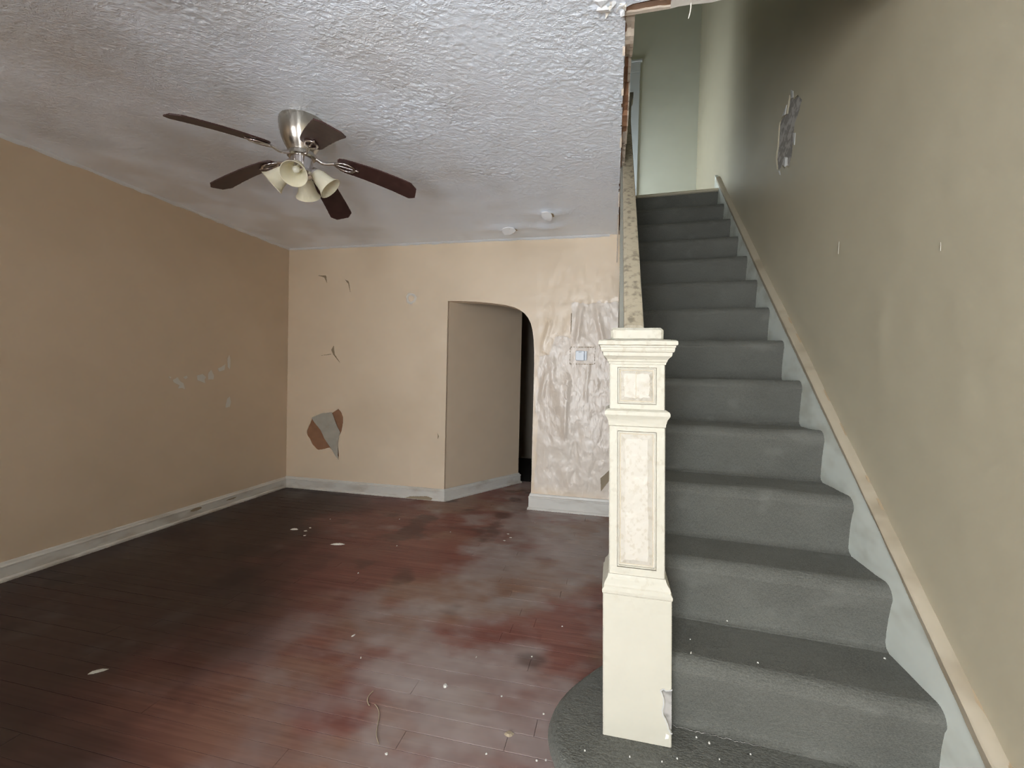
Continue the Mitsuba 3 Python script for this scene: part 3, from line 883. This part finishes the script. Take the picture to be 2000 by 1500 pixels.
def raised(hw, pz0, pz1, pw_, r, e0=.013):
    i0, i1 = .0095, .0095 + e0
    d = [(pw_ - .0005, -hw + .0085, pz0 + .0005, pz1 - .0005), (pw_ - .0005, -hw + .0075, pz0 + .0005, pz1 - .0005), (pw_ - i0, -hw + .0080, pz0 + i0, pz1 - i0), (pw_ - i1, -hw + .0015, pz0 + i1, pz1 - i1)]
    ring = []
    n = 10
    rr_ = np.random.RandomState(int(pz0 * 1000) + r)
    for li, (w, y, a, b) in enumerate(d):
        jit = .0022 if li == 3 else .0006 if li == 2 else 0
        pts = [(-w + 2 * w * t, a) for t in np.linspace(0, 1, n)[:-1]] + [(w, a + (b - a) * t) for t in np.linspace(0, 1, n * 2)[:-1]] + [(w - 2 * w * t, b) for t in np.linspace(0, 1, n)[:-1]] + [(-w, b - (b - a) * t) for t in np.linspace(0, 1, n * 2)[:-1]]
        ring.append([(x + rr_.uniform(-1, 1) * jit, y, z + rr_.uniform(-1, 1) * jit) for x, z in pts])
    m = loft(ring)
    m.apply_transform(trimesh.transformations.rotation_matrix(math.pi / 2 * r, (0, 0, 1)))
    return m


def beading(hw, pz0, pz1, pw_, r):
    bs = []
    for a in (.0018,):
        b = .0032
        bs += [bbox(-pw_ + a, pw_ - a, -hw + .0015, -hw + .009, pz0 + a, pz0 + a + b, .0008), bbox(-pw_ + a, pw_ - a, -hw + .0015, -hw + .009, pz1 - a - b, pz1 - a, .0008), bbox(-pw_ + a, -pw_ + a + b, -hw + .0015, -hw + .009, pz0 + a, pz1 - a, .0008), bbox(pw_ - a - b, pw_ - a, -hw + .0015, -hw + .009, pz0 + a, pz1 - a, .0008)]
    m = cat(*bs)
    m.apply_transform(trimesh.transformations.rotation_matrix(math.pi / 2 * r, (0, 0, 1)))
    return m


def groove(hw, pz0, pz1, pw_, r):
    m = tm(box(-pw_, pw_, -hw + .0079, -hw + .0085, pz0, pz1))
    m.apply_transform(trimesh.transformations.rotation_matrix(math.pi / 2 * r, (0, 0, 1)))
    return m


SH = (.0745, .645, 1.062, .668, 1.048, .0525)
UB = (.0735, 1.104, 1.236, 1.122, 1.224, .0520)
put('newel_post__shaft', stand(panelled(*SH)), 'cream_paint')
put('newel_post__upper_block', stand(panelled(*UB)), 'cream_paint')
for r in range(4):
    for S_, N_ in ((SH, 'newel_post__shaft'), (UB, 'newel_post__upper_block')):
        put(N_ + '__panel', stand(raised(S_[0], S_[3], S_[4], S_[5], r, .009 if S_ is UB else .013)), 'cream_panel')
        put(N_ + '__panel_beading', stand(beading(S_[0], S_[3], S_[4], S_[5], r)), 'cream_paint')
        put(N_ + '__panel_groove', stand(groove(S_[0], S_[3], S_[4], S_[5], r)), 'cream_groove')
ck = [(-.004, 1.137), (-.0025, 1.160), (-.0035, 1.185), (-.002, 1.212), (-.0006, 1.212), (-.002, 1.185), (-.0012, 1.160), (-.0028, 1.137)]
put('newel_post__upper_block__panel_crack', stand(ext(ck, 'y', -UB[0] + .0008, -UB[0] + .004)), 'cream_groove')
put('newel_post__neck_moulding', stand(square_lathe([(.070, 1.060), (.0755, 1.062), (.0765, 1.070), (.0775, 1.073), (.0790, 1.080), (.0830, 1.087), (.0860, 1.092), (.0865, 1.098), (.0845, 1.1035), (.0770, 1.1085), (.070, 1.109)])), 'cream_paint', 25)
put('newel_post__cap_moulding', stand(square_lathe([(.070, 1.230), (.0755, 1.232), (.0765, 1.238), (.0785, 1.2395), (.0800, 1.245), (.0850, 1.251), (.0895, 1.2545), (.0905, 1.260), (.0905, 1.264), (.0945, 1.2655), (.0965, 1.271), (.0965, 1.276), (.0985, 1.278), (.0985, 1.283), (.08, 1.284)])), 'cream_paint', 18)
cap = loft([[(sx * h, sy * h, z) for sx, sy in [(t, -1) for t in np.linspace(-1, 1, 12)[:-1]] + [(1, t) for t in np.linspace(-1, 1, 12)[:-1]] + [(-t, 1) for t in np.linspace(-1, 1, 12)[:-1]] + [(-1, -t) for t in np.linspace(-1, 1, 12)[:-1]]] for h, z in ((.099, 1.282), (.1025, 1.284), (.1035, 1.289), (.1025, 1.294), (.098, 1.297), (.07, 1.301))])
put('newel_post__cap', stand(rough(cap, .0018, 45, 5)), 'cream_paint', 30)
put('newel_post__top_block', stand(rough(bbox(-.0705, .0705, -.0705, .0705, 1.296, 1.333, .007).refine_to_length(.012), .0010, 40, 6)), 'cream_paint', 40)

# newel at the upper landing where the handrail ends
thing('landing_newel_post', 'dark olive square newel top at the upper end of the handrail', 'newel post')
lx, ly = .055, 4.11
zt = railz(4.06) + .06
put('landing_newel_post__post', bbox(lx - .035, lx + .035, ly - .035, ly + .035, ZU + .006, zt - .06, .003), 'rail_side')
put('landing_newel_post__cap', Manifold.hull_points(np.array([(lx + sx * h, ly + sy * h, z) for sx in (-1, 1) for sy in (-1, 1) for h, z in ((.038, zt - .075), (.050, zt - .045), (.050, zt - .005), (.046, zt))])), 'rail_side')

# ------------------------------------------------------------------ upstairs
struct('floor_upper', 'upper landing floor')
put('floor_upper', box(-1.6, XW, Y0 + 13 * GO + .16, YU, ZU - .25, ZU - .003), 'lath_wood')
put('floor_upper__slab', box(-1.6, -.004, 1.4, Y0 + 13 * GO + .16, ZU - .02, ZU - .003), 'lath_wood')
struct('wall_upper_back', 'olive tinted wall of the upper landing')
put('wall_upper_back', box(-1.6, XW + .02, YU, YU + .1, ZU - .3, ZC), 'paint_upstairs')
struct('wall_upper_left', 'unseen wall of the upper hall, moved in around the added light')
WU = (4.30, 5.20, 2.88, 3.40)
put('wall_upper_left', box(-.80, -.70, 1.3, YU + .1, ZU - .02, ZC) - box(-.9, -.6, *WU), 'paint_upstairs')
struct('added_window_2', 'unseen glowing window added to light the upper landing')
put('added_window_2', box(-.78, -.73, *WU) - box(-.8, -.7, WU[0] + .05, WU[1] - .05, WU[2] + .05, WU[3] - .05) + box(-.78, -.73, 4.73, 4.77, WU[2], WU[3]), 'trim_white')
put('added_window_2__pane', trimesh.Trimesh([(-.76, WU[0], WU[2]), (-.76, WU[1], WU[2]), (-.76, WU[1], WU[3]), (-.76, WU[0], WU[3])], [[0, 1, 2], [0, 2, 3]], process=False), 'chip_white', emitter={'type': 'area', 'radiance': rgb(LANDING_FILL_LIGHT)})  # glowing pane added out of view as fill for the landing walls
struct('wall_upper_front', 'upper wall above the stairwell header')
put('wall_upper_front', box(-1.7, XW, 1.42, 1.552, H + .04, ZC), 'paint_upstairs')
struct('ceiling_upper', 'ceiling over the stairwell')
put('ceiling_upper', box(-1.7, XW + .1, 1.4, YU + .1, ZC, ZC + .1), 'paint_upstairs')
struct('door_2', 'pale painted door casing on the upper landing')
put('door_2', bbox(.10, .205, YU - .024, YU, ZU, 4.66, .004), 'door_paint')
put('door_2__head_casing', bbox(-.69, .208, YU - .024, YU, 4.66, 4.775, .004), 'door_paint')
put('door_2__head_cap', bbox(-.69, .225, YU - .036, YU, 4.775, 4.80, .004), 'door_paint')
put('door_2__leaf', box(-.69, .10, YU - .008, YU, ZU, 4.66), 'door_paint')
struct('baseboard_upper', 'narrow baseboard of the upper landing')
put('baseboard_upper', bbox(.205, XW, YU - .014, YU, ZU, ZU + .10, .003), 'stringer_paint')

# ------------------------------------------------------------------ thermostat
thing('thermostat', 'small white thermostat inside a rectangular outline on the peeling wall', 'thermostat')
put('thermostat__cover', bbox(-.322, -.246, YB - .030, YB + .004, 1.334, 1.420, .005), 'thermostat_white')
put('thermostat__side_cover', bbox(-.244, -.225, YB - .026, YB + .004, 1.336, 1.418, .004), 'thermostat_white')
put('thermostat__slot', bbox(-.296, -.272, YB - .0308, YB - .028, 1.405, 1.409, .0006), 'thermostat_dark')

# ------------------------------------------------------------------ ceiling fan
thing('ceiling_fan', 'five-blade ceiling fan with brushed nickel housing and four frosted bell lights', 'ceiling fan')
CX, CY = -1.524, 1.936


def fan_place(m, az=0.0):
    m = tm(m).copy()
    m.apply_transform(trimesh.transformations.rotation_matrix(az, (0, 0, 1)))
    m.apply_translation((CX, CY, 0))
    return m


put('ceiling_fan__canopy_housing', fan_place(lathe([(0, H - .001), (.104, H - .001), (.106, H - .010), (.106, H - .030), (.1035, H - .055), (.098, H - .080), (.090, H - .102), (.080, H - .122), (.071, H - .138), (.064, H - .150), (.060, H - .158), (0, H - .158)], 72)), 'nickel', 35)
put('ceiling_fan__motor_ring', fan_place(lathe([(0, 2.262), (.060, 2.262), (.066, 2.256), (.066, 2.240), (.058, 2.234), (0, 2.234)], 48)), 'nickel', 30)
put('ceiling_fan__switch_housing', fan_place(lathe([(0, 2.236), (.050, 2.236), (.0515, 2.228), (.0500, 2.180), (.054, 2.172), (.058, 2.162), (.052, 2.148), (.030, 2.138), (.012, 2.132), (0, 2.130)], 48)), 'chrome', 30)
ZR, ZT, RT = 2.243, 2.149, .548
BL = RT + .004
for i in range(5):
    az = 4.315 - i * 2 * math.pi / 5
    dzt = (.034, 0, -.012, 0, .004)[i]

    def sagz(r):
        t = np.clip((r - .10) / (RT - .10), 0, 1.1)
        return ZR + (ZT + dzt - ZR) * (0.45 * t + .55 * t ** 2)

    # blade outline in (r, across)
    hw0, hw1 = .050, .064
    ol_ = [(.165, -.030), (.175, -.043), (.20, -.050), (.32, -.057), (.45, -.062), (BL - .030, -.0645), (BL, -.036), (BL, .036), (BL - .030, .0645), (.45, .062), (.32, .057), (.20, .050), (.175, .043), (.165, .030)]
    b = ext(ol_, 'z', -.003, .003).refine_to_length(.022)
    pitch = math.radians(-13)

    def shape(v):
        r, s, t = v[:, 0], v[:, 1], v[:, 2]
        return np.stack([r, s * math.cos(pitch) - t * math.sin(pitch), sagz(r) + s * math.sin(pitch) + t], 1)

    bk = put('ceiling_fan__blade', fan_place(push(b, shape), az), 'blade_wood')
    # blade iron: a neck from the motor and a looped bracket screwed under the blade
    neck = tube(spline([(.056, 0, 2.246), (.085, 0, 2.232), (.110, 0, 2.226), (.140, 0, 2.232), (.165, 0, sagz(.165) - .008)], 16), [.0085] * 6 + [.007] * 10, 10)
    lp = []
    for s in (-1, 1):
        q = spline([(.150, 0, 0), (.170, s * .018, 0), (.205, s * .026, 0), (.235, s * .016, 0), (.246, 0, 0)], 18)
        q[:, 2] = -.008
        lp.append(push(tube(shape(q), .0062, 8), lambda v: v))
    q = spline([(.160, 0, 0), (.20, 0, 0), (.265, 0, 0)], 12)
    q[:, 2] = -.007
    lp.append(tube(shape(q), .0052, 8))
    put(bk + '__blade_iron', fan_place(cat(neck, *lp), az), 'chrome', True)
for j in range(4):
    az = math.radians(-66 + 90 * j)
    # shade along its own axis u (0 = neck), bell profile
    prof = [(.024, 0), (.030, .004), (.036, .014), (.043, .032), (.0475, .052), (.051, .072), (.056, .090), (.063, .104), (.071, .114), (.0725, .116), (.070, .1165), (.061, .104), (.053, .089), (.048, .071), (.0445, .052), (.040, .033), (.033, .016), (.024, .006)]
    sh = lathe([(r * .84, u * .88) for r, u in prof], 40)
    tilt = math.radians(44)
    d = np.array([math.cos(tilt), 0, -math.sin(tilt)])
    up = np.array([math.sin(tilt), 0, math.cos(tilt)])
    org = np.array([.062, 0, 2.172])

    def aim(m):
        v = np.array(m.vertices)
        w = org + v[:, [2]] * d + v[:, [0]] * up + v[:, [1]] * np.array([0, 1.0, 0])
        return trimesh.Trimesh(w, m.faces[:, ::-1] if np.linalg.det(np.stack([up, [0, 1.0, 0], d])) < 0 else m.faces, process=False)

    hold = lathe([(0, -.020), (.015, -.020), (.020, -.014), (.023, -.004), (.023, .005), (.019, .007), (0, .007)], 24)
    arm = tube(spline([(.034, 0, 2.160), (.048, 0, 2.170), (.056, 0, 2.188)], 8), .008, 8)
    lk = put('ceiling_fan__lamp_holder', fan_place(cat(aim(hold), arm), az), 'chrome', 30)
    bulb = lathe([(0, .062), (.008, .060), (.014, .054), (.0165, .046), (.015, .036), (.010, .024), (.010, .004), (0, .004)], 20)
    put(lk + '__shade', fan_place(aim(sh), az), 'alabaster', 50)
    put(lk + '__bulb', fan_place(aim(bulb), az), 'alabaster_core', True)

# ------------------------------------------------------------------ bits of plaster lying about
def crumb(x, y, z, a, b, ang, h, seed, bs, key):
    r = random.Random(seed)
    pts = []
    for t in np.linspace(0, 2 * math.pi, 8)[:-1]:
        u, w = a / 2 * math.cos(t) * r.uniform(.75, 1.15), b / 2 * math.sin(t) * r.uniform(.75, 1.15)
        pts.append((x + u * math.cos(ang) - w * math.sin(ang), y + u * math.sin(ang) + w * math.cos(ang)))
    m = Manifold.hull_points(np.array([(px, py, z) for px, py in pts] + [(x + (px - x) * .6, y + (py - y) * .6, z + h) for px, py in pts]))
    return put(key, m, bs)


big = [(-1.816, 2.728, .105, .032, .25, 'chip_white', 'long cream plaster sliver lying on the red floor left of the passage'),
       (-2.295, 2.894, .062, .030, .3, 'chip_white', 'white plaster chip farthest left in the small cluster on the red floor'),
       (-0.303, 1.433, .034, .028, .4, 'straw', 'round yellowish crumb on the floor left of the bottom step'),
       (-0.592, 1.596, .022, .022, 0, 'crumb', 'single round pale crumb in the middle of the floor'),
       (-1.927, 1.329, .075, .018, .75, 'paper_back', 'faint grey strip of debris on the dark floor at far left')]
for i, (x, y, a, b, an, bs, lab) in enumerate(big):
    k = crumb(x, y, .0, a, b, an, .006, 40 + i, bs, 'plaster_chip')
    thing(k, lab, 'debris')
small = [(-2.195, 2.889, .035, .03), (-2.206, 2.956, .026, .03), (-2.139, 2.806, .025, .03), (-1.112, 1.798, .012, .038), (-1.163, 3.176, .014, .02), (-.735, 3.26, .03, .02), (-.70, 3.19, .025, .03), (-.73, 3.12, .03, .02), (-1.664, 3.336, .014, .02), (-.53, 1.793, .006, .018),
         (-.303, 1.857, .009, .013), (-.37, 1.597, .010, .012), (-.206, 1.551, .010, .012), (-.198, 1.355, .010, .012), (-.17, 1.364, .008, .014), (-1.419, 2.815, .014, .02), (-.585, 3.572, .014, .02), (-.203, 2.121, .011, .011), (-1.439, 2.369, .012, .018), (-2.188, 3.176, .012, .018), (-.658, 1.263, .014, .014), (-.356, 1.34, .009, .011), (-.993, 1.666, .007, .018)]
for i, (x, y, a, b) in enumerate(small):
    k = crumb(x, y, .0, a * .8, b * .7, rng.uniform(-.4, .4), .003, 80 + i, 'crumb', 'plaster_crumb')
    thing(k, 'tiny white plaster crumb scattered on the wooden floor', 'debris', 'white crumbs on the wooden floor')
st = [(.243, 1.37, .401, .006, .016), (.38, 1.545, .42, .007, .005), (.254, 1.312, .2, .008, .008), (.285, 1.30, .2, .008, .012), (.385, 1.288, .2, .006, .006), (.192, 1.225, .2, .006, .006), (.071, 1.20, .2, .006, .007), (-.045, 1.19, .2, .006, .007), (.152, 1.205, .2, .006, .006), (.79, 1.49, .4, .01, .01), (.42, 1.37, .401, .008, .006), (.252, 1.44, .401, .005, .006), (.30, 1.25, .2, .005, .008)]
for i, (x, y, z, a, b) in enumerate(st):
    k = crumb(x, y, z, a * .75, b * .75, rng.uniform(-.6, .6), .003, 140 + i, 'crumb', 'carpet_crumb')
    thing(k, 'tiny white crumb lying on the dark grey stair carpet', 'debris', 'white crumbs on the stair carpet')
k = put('straw', tube(spline([(-.80, 1.44, .003), (-.755, 1.39, .003), (-.735, 1.34, .004), (-.70, 1.29, .003)], 14), .0014, 6), 'straw', True)
thing(k, 'thin curved pale straw on the floor in front of the stairs', 'debris')
k = put('straw', tube(spline([(-.84, 1.50, .003), (-.838, 1.455, .003), (-.815, 1.43, .003)], 10), .0018, 6), 'straw', True)
thing(k, 'short hooked pale straw on the floor behind the longer one', 'debris')
for k in list(scene):
    if k.split('__')[0] in labels and k not in labels and scene[k].get('type') == 'ply' and '__' not in k:
        pass
